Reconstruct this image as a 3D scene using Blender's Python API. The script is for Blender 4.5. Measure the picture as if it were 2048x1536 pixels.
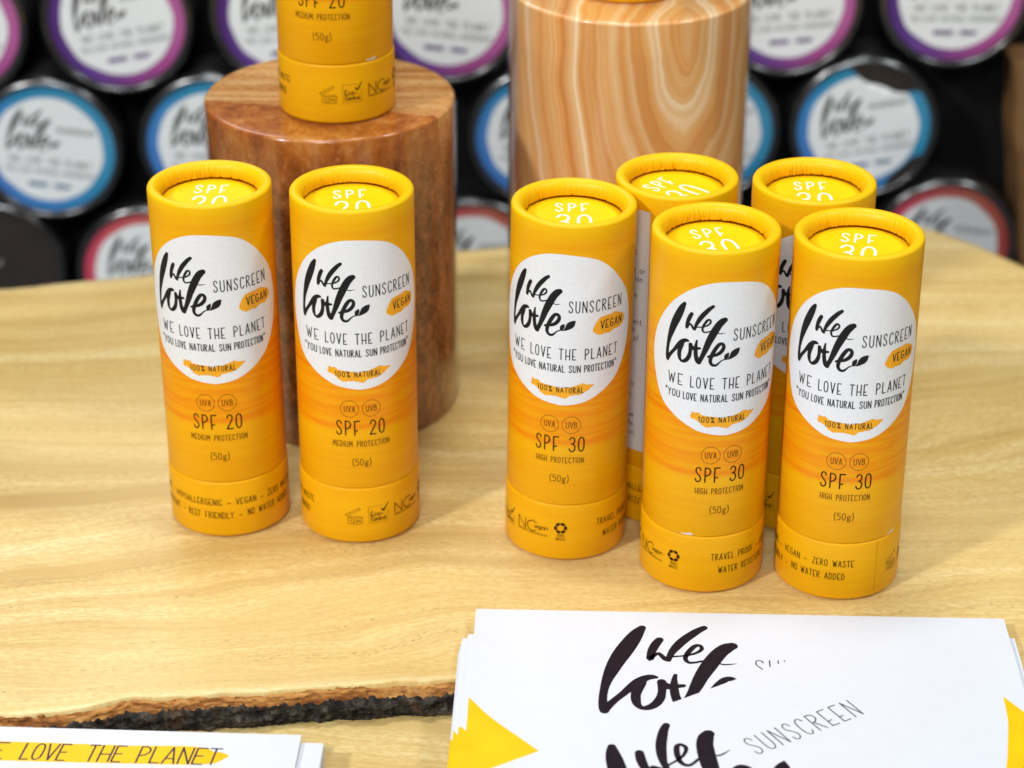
import bpy, math, random
from mathutils import Vector, Matrix, noise as mnoise

random.seed(7)
MM = 0.001
scene = bpy.context.scene
for o_ in list(bpy.data.objects):
    bpy.data.objects.remove(o_)

# ------------------------------------------------------------------ camera
FPX = 4562.33                      # focal length in pixels of the 2048 px wide photograph
CAM_H, PITCH, ROLL = 364.15, math.radians(27.6233), math.radians(0.16)
cam_data = bpy.data.cameras.new('camera')
cam = bpy.data.objects.new('camera', cam_data)
scene.collection.objects.link(cam)
cam.matrix_world = (Matrix.Translation((0, 0, CAM_H*MM)) @ Matrix.Rotation(math.pi/2-PITCH, 4, 'X')
                    @ Matrix.Rotation(ROLL, 4, 'Z'))
cam_data.sensor_width = 36.0
cam_data.lens = FPX/2048*36.0
cam_data.clip_start = 0.02
cam_data.clip_end = 20.0
cam_data.dof.use_dof = True
cam_data.dof.focus_distance = 0.640
cam_data.dof.aperture_fstop = 11.0
scene.camera = cam

# ------------------------------------------------------------------ world and lamps
world = bpy.data.worlds.new('World')
scene.world = world
world.use_nodes = True
bg = world.node_tree.nodes['Background']
bg.inputs[0].default_value = (0.90, 0.95, 1.0, 1)
bg.inputs[1].default_value = 0.10

def lamp(name, loc, target, size, size_y, power, color):
    d = bpy.data.lights.new(name, 'AREA')
    d.shape = 'RECTANGLE'; d.size = size; d.size_y = size_y
    d.energy = power; d.color = color
    ob = bpy.data.objects.new(name, d)
    scene.collection.objects.link(ob)
    ob.location = loc
    ob.rotation_euler = (Vector(target)-Vector(loc)).to_track_quat('-Z', 'Y').to_euler()
    return ob

lamp('ceiling_lamp', (-1.50, -0.75, 1.60), (0, 0.6, 0.05), 0.18, 0.18, 34.0, (1.0, 0.98, 0.955))
lamp('ceiling_lamp', (-0.25, -1.65, 1.70), (0, 0.6, 0.05), 0.70, 0.50, 28.0, (0.97, 0.99, 1.0))
lamp('ceiling_lamp', (1.40, 0.25, 1.95), (0, 0.6, 0.05), 0.30, 0.30, 14.0, (0.98, 0.99, 1.0))
lamp('ceiling_lamp', (-0.10, 0.95, 2.40), (0, 0.70, 0.0), 0.90, 0.40, 27.0, (0.98, 0.99, 1.0))
lamp('ceiling_lamp', (-0.75, 3.10, 2.00), (-0.05, 0.62, 0.0), 1.10, 0.50, 13.0, (1.0, 0.99, 0.96))

scene.view_settings.view_transform = 'Standard'
scene.view_settings.look = 'None'
scene.view_settings.gamma = 1.0
scene.view_settings.exposure = 0.10
scene.view_settings.use_curve_mapping = False
scene.render.resolution_x = 1024
scene.render.resolution_y = 768

# ------------------------------------------------------------------ pixel -> place (photograph 2048 x 1536)
_fw = Vector((0, math.cos(PITCH), -math.sin(PITCH)))
_up0 = Vector((0, math.sin(PITCH), math.cos(PITCH)))
_rt = Vector((math.cos(ROLL), 0, 0)) + _up0*math.sin(ROLL)
_up = _up0*math.cos(ROLL) - Vector((1, 0, 0))*math.sin(ROLL)
def on_plane_z(px, py, z):
    d = _fw + _rt*((px-1024)/FPX) - _up*((py-768)/FPX)
    t = (z-CAM_H)/d.z
    return (d.x*t, d.y*t)

# ------------------------------------------------------------------ helpers
def link(ob, parent=None):
    scene.collection.objects.link(ob)
    if parent is not None:
        ob.parent = parent
    return ob

def mesh(name, verts, faces, smooth=True):
    me = bpy.data.meshes.new(name)
    me.from_pydata([(x*MM, y*MM, z*MM) for x, y, z in verts], [], faces)
    if smooth:
        me.polygons.foreach_set('use_smooth', [True]*len(me.polygons))
    me.update()
    return me

def part(name, me, mat, parent=None, label=None):
    ob = bpy.data.objects.new(name, me)
    if mat is not None:
        if len(me.materials) == 0:
            me.materials.append(mat)
        ob.material_slots[0].link = 'OBJECT'
        ob.material_slots[0].material = mat
    if label:
        ob['label'] = label
    return link(ob, parent)

def thing(name, loc, label, category, group=None, rot=(0, 0, 0)):
    ob = bpy.data.objects.new(name, None)
    ob.empty_display_size = 0.01
    ob.location = (loc[0]*MM, loc[1]*MM, loc[2]*MM)
    ob.rotation_euler = rot
    ob['label'] = label; ob['category'] = category
    if group:
        ob['group'] = group
    return link(ob)

def lathe(profile, n, rfun=None, cap_start=False, cap_end=False):
    v, f = [], []
    for j, (r, z) in enumerate(profile):
        for i in range(n):
            a = 2*math.pi*i/n
            rr, zz = (r, z) if rfun is None else rfun(j, a, r, z)
            v.append((rr*math.sin(a), -rr*math.cos(a), zz))
    for j in range(len(profile)-1):
        for i in range(n):
            k = (i+1) % n
            f.append((j*n+i, j*n+k, (j+1)*n+k, (j+1)*n+i))
    if cap_start:
        f.append(tuple(range(n-1, -1, -1)))
    if cap_end:
        b = (len(profile)-1)*n
        f.append(tuple(range(b, b+n)))
    return v, f

def nz(x, y, z, s=1.0):
    return mnoise.noise(Vector((x*s, y*s, z*s)))

def catmull(pts, step, closed=False):
    n = len(pts)
    if n == 2 and not closed:
        a, b = pts
        L = math.dist(a[:2], b[:2]); k = max(1, int(math.ceil(L/step)))
        return [tuple(a[c]+(b[c]-a[c])*i/k for c in range(len(a))) for i in range(k+1)]
    out = []
    rng = range(n if closed else n-1)
    for i in rng:
        if closed:
            p0, p1, p2, p3 = pts[(i-1) % n], pts[i], pts[(i+1) % n], pts[(i+2) % n]
        else:
            p0, p1, p2, p3 = pts[max(i-1, 0)], pts[i], pts[i+1], pts[min(i+2, n-1)]
        L = math.dist(p1[:2], p2[:2]); k = max(1, int(math.ceil(L/step)))
        for j in range(k):
            t = j/k
            out.append(tuple(0.5*((2*p1[c])+(-p0[c]+p2[c])*t+(2*p0[c]-5*p1[c]+4*p2[c]-p3[c])*t*t
                                  + (-p0[c]+3*p1[c]-3*p2[c]+p3[c])*t**3) for c in range(len(p1))))
    out.append(pts[0] if closed else pts[-1])
    return out

def ribbons(strokes, mapf, step=0.35, clip=None):
    """strokes: lists of (x, y, width); mapf(x, y, k) -> point in mm. Round ended flat ribbons of ink."""
    V, F = [], []
    for si, st in enumerate(strokes):
        pts = catmull(st, step)
        n = len(pts); stn = []
        closed = n > 4 and math.dist(pts[0][:2], pts[-1][:2]) < 1e-4
        for i, p in enumerate(pts):
            a, b = pts[max(i-1, 0)], pts[min(i+1, n-1)]
            if closed and i in (0, n-1):
                a, b = pts[-2], pts[1]
            dx, dy = b[0]-a[0], b[1]-a[1]
            L = math.hypot(dx, dy) or 1e-6
            stn.append((p[0], p[1], max(p[2], 0.01), dx/L, dy/L))
        s0, s1 = stn[0], stn[-1]
        capsa = [(1.0, .12), (.8, .6), (.45, .89)]
        pre = [(s0[0]-s0[3]*s0[2]*.5*t, s0[1]-s0[4]*s0[2]*.5*t, s0[2]*w, s0[3], s0[4]) for t, w in capsa]
        post = [(s1[0]+s1[3]*s1[2]*.5*t, s1[1]+s1[4]*s1[2]*.5*t, s1[2]*w, s1[3], s1[4]) for t, w in reversed(capsa)]
        if not closed:
            stn = pre+stn+post
        if clip is not None:
            stn = [s for s in stn if clip(s[0], s[1])]
            if len(stn) < 2:
                continue
        b0 = len(V)
        for x, y, w, dx, dy in stn:
            for q in (-.5, 0, .5):
                V.append(mapf(x-dy*w*q, y+dx*w*q, si % 5))
        for i in range(len(stn)-1):
            a = b0+3*i
            F += [(a, a+1, a+4, a+3), (a+1, a+2, a+5, a+4)]
    return V, F

# ------------------------------------------------------------------ a hand lettered stroke alphabet
def _O(w=.4, x=0.0):
    return 'o%g,1 %g,.86 %g,.5 %g,.14 %g,0 %g,.14 %g,.5 %g,.86' % (x+w/2, x+w*.1, x, x+w*.1, x+w/2, x+w*.9, x+w, x+w*.9)
GL = {
 'A': (.44, '0,0 .22,1 .44,0;.08,.3 .36,.3'), 'B': (.38, '0,0 0,1;~0,1 .24,.96 .32,.78 .22,.58 0,.54;~0,.54 .28,.5 .38,.27 .26,.04 0,0'),
 'C': (.38, '~.38,.82 .3,.97 .18,1 .05,.86 0,.5 .05,.14 .18,0 .3,.04 .38,.2'), 'D': (.4, '0,0 0,1;~0,1 .24,.94 .38,.7 .4,.5 .38,.3 .24,.06 0,0'),
 'E': (.34, '.34,1 0,1 0,0 .34,0;0,.3 .2,.32'), 'F': (.34, '.34,1 0,1 0,0;0,.28 .2,.34'),
 'G': (.4, '~.38,.84 .3,.97 .18,1 .05,.86 0,.5 .05,.14 .2,0 .33,.06 .4,.22;.4,.22 .4,.46 .22,.46'), 'H': (.4, '0,0 0,1;.4,0 .4,1;0,.34 .4,.34'),
 '\u03b5': (.36, '.36,1 0,1 0,0 .36,0;0,.5 .28,.52'), '\u03b7': (.44, '0,0 0,1;.44,0 .44,1;0,.46 .44,.46'),
 'I': (.04, '.02,0 .02,1'), 'L': (.32, '0,1 0,0 .32,.02'), 'M': (.52, '0,0 .04,1 .26,.3 .48,1 .52,0'), 'N': (.4, '0,0 0,1 .4,0 .4,1'),
 'O': (.4, _O()), 'P': (.36, '0,0 0,1;~0,1 .24,.97 .36,.76 .25,.52 0,.42'), 'R': (.38, '0,0 0,1;~0,1 .24,.97 .35,.78 .24,.58 0,.5;.1,.51 .38,0'),
 'S': (.36, '~.35,.82 .28,.97 .14,1 .03,.86 .06,.66 .2,.5 .33,.32 .32,.12 .18,0 .06,.04 0,.2'), 'T': (.4, '0,1 .4,1;.2,1 .2,0'),
 'U': (.38, '~0,1 0,.6 0,.28 .06,.06 .19,0 .32,.06 .38,.28 .38,.6 .38,1'), 'V': (.42, '0,1 .21,0 .42,1'), 'W': (.56, '0,1 .15,0 .28,.8 .42,0 .56,1'),
 'Y': (.4, '0,1 .2,.48 .4,1;.2,.48 .17,0'), 'Z': (.38, '.02,1 .37,1 0,0 .38,0'),
 '0': (.36, _O(.36)), '1': (.14, '0,.82 .12,1 .12,0'), '2': (.38, '~.02,.78 .08,.95 .2,1 .34,.9 .35,.7 .24,.46 .1,.2 0,0;0,0 .38,0'),
 '3': (.36, '~.02,.84 .1,.97 .2,1 .33,.9 .33,.68 .24,.57 .14,.54;~.14,.54 .26,.52 .36,.36 .34,.12 .2,0 .08,.03 0,.18'),
 '5': (.34, '.32,1 .03,1 .02,.58;~.02,.58 .18,.64 .32,.52 .34,.3 .28,.07 .14,0 0,.08'),
 '%': (.46, 'o.1,1 .02,.94 .02,.76 .1,.7 .18,.76 .18,.94;.4,1 .06,0;o.36,.3 .28,.24 .28,.06 .36,0 .44,.06 .44,.24'),
 '(': (.14, '~.14,1.1 .03,.8 0,.45 .03,.15 .14,-.15'), ')': (.14, '~0,1.1 .11,.8 .14,.45 .11,.15 0,-.15'),
 '-': (.22, '0,.36 .2,.36'), '"': (.14, '.02,1 .03,.74;.12,1 .11,.74'), '.': (.06, '.02,.03 .05,.03'), ',': (.08, '.06,.06 .01,-.14'),
 '/': (.3, '0,-.05 .3,1'), ' ': (.34, ''),
 'a': (.4, 'o.2,.6 .04,.52 0,.3 .04,.06 .18,0 .34,.1 .38,.3 .36,.5;.4,.6 .4,0'), 'c': (.34, '~.34,.5 .22,.6 .05,.52 0,.3 .05,.08 .22,0 .34,.1'),
 'd': (.38, 'o.18,.6 .03,.5 0,.3 .03,.08 .18,0 .34,.1 .37,.3 .34,.5;.38,1 .38,0'),
 'e': (.38, '~.02,.31 .2,.32 .38,.34 .34,.54 .2,.6 .05,.52 0,.3 .05,.08 .2,0 .36,.08'), 'f': (.3, '~.3,.98 .2,1 .13,.88 .12,.5 .12,0;0,.6 .28,.6'),
 'g': (.36, 'o.17,.62 .04,.54 .02,.4 .08,.27 .18,.24 .3,.3 .33,.43 .28,.57;.28,.58 .4,.66;~.08,.26 .03,.15 .12,.08 .26,.04 .34,-.1 .25,-.25 .1,-.25 .01,-.13 .08,.0 .2,.05'),
 'i': (.1, '.05,.6 .05,0;.05,.8 .05,.83'), 'l': (.1, '.05,1 .05,0'), 'm': (.56, '0,.6 0,0;~0,.4 .12,.6 .25,.52 .27,.3 .27,0;~.27,.4 .4,.6 .53,.52 .55,.3 .55,0'),
 'n': (.36, '0,.6 0,0;~0,.38 .14,.58 .3,.55 .36,.35 .36,0'), 'o': (.38, 'o.19,.6 .04,.52 0,.3 .04,.08 .19,0 .34,.08 .38,.3 .34,.52'),
 'r': (.26, '0,.6 0,0;~0,.36 .1,.56 .26,.6'), 's': (.3, '~.3,.54 .16,.6 .03,.5 .1,.34 .24,.26 .28,.1 .15,0 0,.06'),
 't': (.26, '~.1,.9 .1,.4 .12,.08 .26,.02;0,.6 .24,.6'), 'u': (.36, '~0,.6 0,.2 .08,.02 .22,.02 .34,.2;.36,.6 .36,0'), 'v': (.36, '0,.6 .18,0 .36,.6'),
}
def glyph_paths(ch):
    w, spec = GL[ch]
    out = []
    for p in spec.split(';'):
        if not p:
            continue
        mode = ''
        if p[0] in '~o':
            mode, p = p[0], p[1:]
        pts = [tuple(float(c) for c in q.split(',')) for q in p.split()]
        if mode == '':
            for a, b in zip(pts, pts[1:]):
                out.append([a, b])
        elif mode == '~':
            out.append(catmull(pts, .08))
        else:
            out.append(catmull(pts, .08, True))
    return w, out

def text(s, x0, x1, y, h, w, gap=.17, shear=0.0, jitter=0.0, bars=False):
    """strokes of string s fitted between x0 and x1 on baseline y with cap height h and pen width w"""
    cur, items = 0.0, []
    for i, ch in enumerate(s):
        gw, ps = glyph_paths(ch)
        items.append((cur, ps)); cur += gw+gap
    tot = cur-gap
    sx = (x1-x0)/tot
    out = []
    for cx, ps in items:
        dy = random.uniform(-jitter, jitter)*h
        for p in ps:
            out.append([(x0+(cx+a)*sx+b*h*shear, y+dy+b*h, w) for a, b in p])
    return out

# ------------------------------------------------------------------ materials
class NT:
    def __init__(self, name):
        self.m = bpy.data.materials.new(name); self.m.use_nodes = True
        self.t = self.m.node_tree; self.t.nodes.clear()
        self.out = self.t.nodes.new('ShaderNodeOutputMaterial')
    def n(self, typ, **kw):
        nd = self.t.nodes.new(typ)
        for k, v in kw.items():
            if k.startswith('i_'):
                key = k[2:].replace('_', ' ')
                nd.inputs[int(key) if key.isdigit() else key].default_value = v
            else:
                setattr(nd, k, v)
        return nd
    def l(self, a, b):
        self.t.links.new(a, b)
    def mapping(self, scale, rot=(0, 0, 0), src=None, loc=(0, 0, 0)):
        mp = self.n('ShaderNodeMapping')
        mp.inputs['Scale'].default_value = scale; mp.inputs['Rotation'].default_value = rot
        mp.inputs['Location'].default_value = loc
        if src is None:
            src = self.n('ShaderNodeTexCoord').outputs['Object']
        self.l(src, mp.inputs['Vector'])
        return mp.outputs['Vector']
    def noise(self, vec, scale=1.0, detail=4.0, rough=.55, dist=0.0):
        nd = self.n('ShaderNodeTexNoise')
        nd.inputs['Scale'].default_value = scale; nd.inputs['Detail'].default_value = detail
        nd.inputs['Roughness'].default_value = rough; nd.inputs['Distortion'].default_value = dist
        self.l(vec, nd.inputs['Vector'])
        return nd.outputs['Fac']
    def ramp(self, fac, stops, interp='LINEAR'):
        nd = self.n('ShaderNodeValToRGB'); cr = nd.color_ramp; cr.interpolation = interp
        while len(cr.elements) < len(stops):
            cr.elements.new(0.5)
        for e, (p, c) in zip(cr.elements, stops):
            e.position = p
            e.color = (c, c, c, 1) if isinstance(c, (int, float)) else (c[0], c[1], c[2], 1)
        self.l(fac, nd.inputs['Fac'])
        return nd.outputs['Color']
    def math(self, op, a, b=None, c=None):
        nd = self.n('ShaderNodeMath', operation=op)
        for i, x in enumerate((a, b, c)):
            if x is None:
                continue
            if isinstance(x, (int, float)):
                nd.inputs[i].default_value = x
            else:
                self.l(x, nd.inputs[i])
        return nd.outputs[0]
    def mix(self, fac, a, b, blend='MIX'):
        nd = self.n('ShaderNodeMix', data_type='RGBA', blend_type=blend)
        for sock, x in ((nd.inputs[0], fac), (nd.inputs[6], a), (nd.inputs[7], b)):
            if isinstance(x, (int, float)):
                sock.default_value = x
            elif isinstance(x, tuple):
                sock.default_value = (x[0], x[1], x[2], 1)
            else:
                self.l(x, sock)
        return nd.outputs[2]
    def bump(self, h, strength, dist, prev=None):
        nd = self.n('ShaderNodeBump')
        nd.inputs['Strength'].default_value = strength; nd.inputs['Distance'].default_value = dist
        self.l(h, nd.inputs['Height'])
        if prev is not None:
            self.l(prev, nd.inputs['Normal'])
        return nd.outputs['Normal']
    def done(self, col, rough=.5, spec=.5, metal=0.0, normal=None, coat=0.0, coat_rough=.1, sss=None):
        p = self.n('ShaderNodeBsdfPrincipled')
        for sock, x in (('Base Color', col), ('Roughness', rough), ('Metallic', metal)):
            if isinstance(x, (int, float)):
                p.inputs[sock].default_value = x
            elif isinstance(x, tuple):
                p.inputs[sock].default_value = (x[0], x[1], x[2], 1)
            else:
                self.l(x, p.inputs[sock])
        p.inputs['Specular IOR Level'].default_value = spec
        p.inputs['Coat Weight'].default_value = coat
        p.inputs['Coat Roughness'].default_value = coat_rough
        if sss:
            p.inputs['Subsurface Weight'].default_value = sss[0]
            p.inputs['Subsurface Radius'].default_value = sss[1]
            p.inputs['Subsurface Scale'].default_value = sss[2]
        if normal is not None:
            self.l(normal, p.inputs['Normal'])
        self.l(p.outputs[0], self.out.inputs[0])
        return self.m

def plain(name, col, rough=.5, spec=.5, metal=0.0, var=.06, scale=300.0, bump=0.0):
    t = NT(name)
    v = t.mapping((1, 1, 1))
    f = t.noise(v, scale, 3)
    a = tuple(c*(1-var) for c in col); b = tuple(min(1, c*(1+var)) for c in col)
    colr = t.ramp(f, [(.3, a), (.7, b)])
    nrm = t.bump(t.noise(v, scale*6, 2), bump, .0001) if bump else None
    return t.done(colr, rough, spec, metal, nrm)

YEL = (0.82, 0.390, 0.002); ORA = (0.80, 0.185, 0.001); YEL2 = (0.84, 0.445, 0.0025)
def paper_yellow(name, banded):
    t = NT(name)
    tc = t.n('ShaderNodeTexCoord').outputs['Object']
    sep = t.n('ShaderNodeSeparateXYZ'); t.l(tc, sep.inputs[0])
    st = t.noise(t.mapping((22, 22, 420), src=tc), 1.0, 5, .6, .6)       # long horizontal brush streaks
    big = t.noise(t.mapping((30, 30, 70), src=tc), 1.0, 3, .5, .3)
    z = t.math('MULTIPLY', sep.outputs[2], 1000.0/110.0)
    if banded:
        zz = t.math('ADD', z, t.math('MULTIPLY', t.math('SUBTRACT', big, .5), .035))
        zz = t.math('ADD', zz, t.math('MULTIPLY', t.math('SUBTRACT', st, .5), .035))
        band = t.ramp(zz, [(.352, 0.10), (.360, .70), (.41, .85), (.46, .62), (.53, .85), (.60, .66), (.70, .30), (.84, .05)])
        y2 = t.mix(t.ramp(st, [(.35, 0.0), (.65, 1.0)]), YEL, YEL2)
        o2 = t.mix(t.ramp(st, [(.40, 0.0), (.62, 1.0), (.70, .3)]), ORA, (0.82, 0.35, 0.002))
        col = t.mix(band, y2, o2)
        col = t.mix(t.math('MULTIPLY', t.ramp(st, [(.28, 1.0), (.36, 0.0)]), .18), col, (0.82, .33, .002))
        col = t.mix(t.ramp(z, [(.955, 0.0), (.985, 1.0)]), col, (.88, .515, .003))  # rim painted a lighter yellow, as if brightly lit from above
    else:
        y2 = t.mix(t.ramp(st, [(.35, 0.0), (.65, 1.0)]), YEL, YEL2)
        col = t.mix(t.math('MULTIPLY', t.ramp(st, [(.28, 1.0), (.40, 0.0)]), .5), y2, (0.83, .36, .003))
        col = t.mix(t.math('MULTIPLY', t.ramp(big, [(.35, 1.0), (.5, 0.0)]), .35), col, (0.83, .37, .003))
    fine = t.noise(t.mapping((1, 1, 1), src=tc), 5000, 2)
    nrm = t.bump(fine, .12, .0001)
    return t.done(col, .40, .24, 0, nrm)

M = {}
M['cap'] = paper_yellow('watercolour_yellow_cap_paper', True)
M['yellow'] = paper_yellow('watercolour_yellow_paper', False)
M['lid'] = plain('yellow_lid_paper', (.92, .56, .004), .48, .12, var=.05, scale=120)
M['white_paper'] = plain('white_label_paper', (.78, .82, .89), .55, .3, var=.03, scale=900, bump=.1)
M['back_paper'] = plain('white_back_label_paper', (.66, .66, .65), .6, .3, var=.03, scale=900)
M['ink'] = plain('charcoal_ink', (.013, .0135, .016), .6, .15, var=.2)
M['brown_ink'] = plain('brown_ink', (.040, .012, .003), .6, .12, var=.2)
M['thin_ink'] = plain('thin_brown_ink', (.12, .032, .004), .6, .12, var=.2)
M['white_ink'] = plain('white_ink', (.85, .85, .82), .5, .2, var=.02)
M['amber'] = plain('amber_brush_ink', (.86, .40, .015), .5, .35, var=.10, scale=260)
M['card_board'] = plain('inner_brown_board', (.10, .045, .015), .8, .2)
M['flyer'] = plain('white_coated_flyer_paper', (.66, .69, .74), .45, .25, var=.012, scale=200)
M['flyer_yellow'] = plain('yellow_flyer_print', (.84, .50, .004), .45, .2, var=.08, scale=60)
M['violet_ink'] = plain('dark_violet_black_ink', (.012, .008, .014), .6, .12, var=.15)
M['grey_ink'] = plain('slate_ink', (.035, .035, .06), .6, .12, var=.15)

def pale_wood(name, rot, tint=1.0):
    t = NT(name)
    tc = t.n('ShaderNodeTexCoord').outputs['Object']
    warp = t.noise(t.mapping((5, 9, 1), src=tc), 1.0, 3, .5)
    warp2 = t.noise(t.mapping((14, 18, 1), src=tc, loc=(3, 1, 0)), 1.0, 2, .5)
    sep = t.n('ShaderNodeSeparateXYZ'); t.l(t.mapping((1, 1, 1), (0, 0, rot), src=tc), sep.inputs[0])
    yy = t.math('ADD', sep.outputs[1], t.math('MULTIPLY', t.math('SUBTRACT', warp, .5), .060))
    yy = t.math('ADD', yy, t.math('MULTIPLY', t.math('SUBTRACT', warp2, .5), .010))
    cmb = t.n('ShaderNodeCombineXYZ'); t.l(sep.outputs[0], cmb.inputs[0]); t.l(yy, cmb.inputs[1])
    g = cmb.outputs[0]
    bands = t.noise(t.mapping((2.2, 75, 1), src=g), 1.0, 5, .6)
    rings = t.noise(t.mapping((1.2, 260, 1), src=g, loc=(2, 5, 0)), 1.0, 3, .6)
    fine = t.noise(t.mapping((70, 1500, 1), src=g), 1.0, 3, .6)
    rip = t.noise(t.mapping((420, 700, 1), (0, 0, .6), src=tc), 1.0, 2, .5)
    col = t.ramp(bands, [(.32, (.50, .335, .105)), (.43, (.645, .465, .165)), (.54, (.72, .55, .22)), (.66, (.81, .67, .33))])
    col = t.mix(t.math('MULTIPLY', t.ramp(rings, [(.30, 1.0), (.44, 0.0)]), .62), col, (.52, .31, .095))
    col = t.mix(t.math('MULTIPLY', t.ramp(rings, [(.60, 0.0), (.75, 1.0)]), .5), col, (.80, .64, .38))
    col = t.mix(t.math('MULTIPLY', t.ramp(fine, [(.38, 1.0), (.52, 0.0)]), .60), col, (.54, .34, .10))
    col = t.mix(t.math('MULTIPLY', t.ramp(rip, [(.43, 1.0), (.54, 0.0)]), .42), col, (.56, .34, .085))
    patch = t.noise(t.mapping((7, 10, 1), src=tc, loc=(1, 8, 0)), 1.0, 3, .5)
    col = t.mix(t.math('MULTIPLY', t.ramp(patch, [(.42, 0.0), (.62, 1.0)]), .30), col, (.82, .66, .33))
    # grey dashes of open pores along a few growth lines
    pore = t.noise(t.mapping((480, 2600, 1), src=g, loc=(7, 2, 0)), 1.0, 1, .5)
    row = t.noise(t.mapping((1.0, 150, 1), src=g, loc=(9, 3, 0)), 1.0, 2, .5)
    pm = t.math('MULTIPLY', t.ramp(pore, [(.60, 0.0), (.68, 1.0)]), t.ramp(row, [(.57, 0.0), (.63, 1.0)]))
    col = t.mix(t.math('MULTIPLY', pm, .62), col, (.20, .13, .06))
    vo = t.n('ShaderNodeTexVoronoi'); vo.inputs['Scale'].default_value = 1.0; t.l(t.mapping((17, 26, 1), src=tc, loc=(.2, .35, 0)), vo.inputs['Vector'])
    col = t.mix(t.ramp(vo.outputs['Distance'], [(.010, .9), (.022, 0.0)]), col, (.16, .075, .022))
    if tint != 1.0:
        col = t.mix(1.0, col, (tint, tint, tint), 'MULTIPLY')
    h = t.math('SUBTRACT', t.math('MULTIPLY', fine, .5), pm)
    return t.done(col, t.ramp(bands, [(.3, .44), (.7, .33)]), .45, 0, t.bump(h, .2, .0002))
M['wood'] = pale_wood('pale_live_edge_wood', math.radians(-6))
M['wood2'] = pale_wood('pale_lower_wood', math.radians(20), .92)

t = NT('torn_brown_inner_bark')
tc = t.n('ShaderNodeTexCoord').outputs['Object']
f1 = t.noise(t.mapping((60, 300, 420), src=tc), 1.0, 6, .7, .4)
f2 = t.noise(t.mapping((90, 90, 200), src=tc, loc=(4, 0, 0)), 1.0, 4, .6)
c = t.ramp(f1, [(.30, (.07, .022, .006)), (.42, (.25, .09, .022)), (.52, (.46, .21, .055)), (.66, (.58, .33, .11)), (.78, (.68, .47, .22))])
c = t.mix(t.math('MULTIPLY', t.ramp(f2, [(.34, 1.0), (.46, 0.0)]), .7), c, (.16, .05, .014))
M['cambium'] = t.done(c, .8, .2, 0, t.bump(f1, .5, .0006))
t = NT('black_brown_bark')
tc = t.n('ShaderNodeTexCoord').outputs['Object']
f1 = t.noise(t.mapping((1, 1, 1), src=tc), 260, 8, .7, .3)
f2 = t.noise(t.mapping((1, 1, 1), src=tc), 900, 4, .7)
f3 = t.noise(t.mapping((1, 1, 1), src=tc, loc=(3, 3, 3)), 120, 3, .6)
c = t.ramp(f1, [(.36, (.004, .003, .003)), (.46, (.020, .017, .014)), (.56, (.060, .050, .040)), (.70, (.17, .145, .11))])
c = t.mix(t.math('MULTIPLY', t.ramp(f2, [(.66, 0.0), (.74, 1.0)]), t.ramp(f3, [(.5, 0.0), (.6, 1.0)])), c, (.36, .27, .12))
c = t.mix(t.math('MULTIPLY', t.ramp(f3, [(.60, 0.0), (.70, 1.0)]), .5), c, (.11, .055, .025))
M['bark'] = t.done(c, .85, .25, 0, t.bump(f1, .9, .0016))

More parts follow.
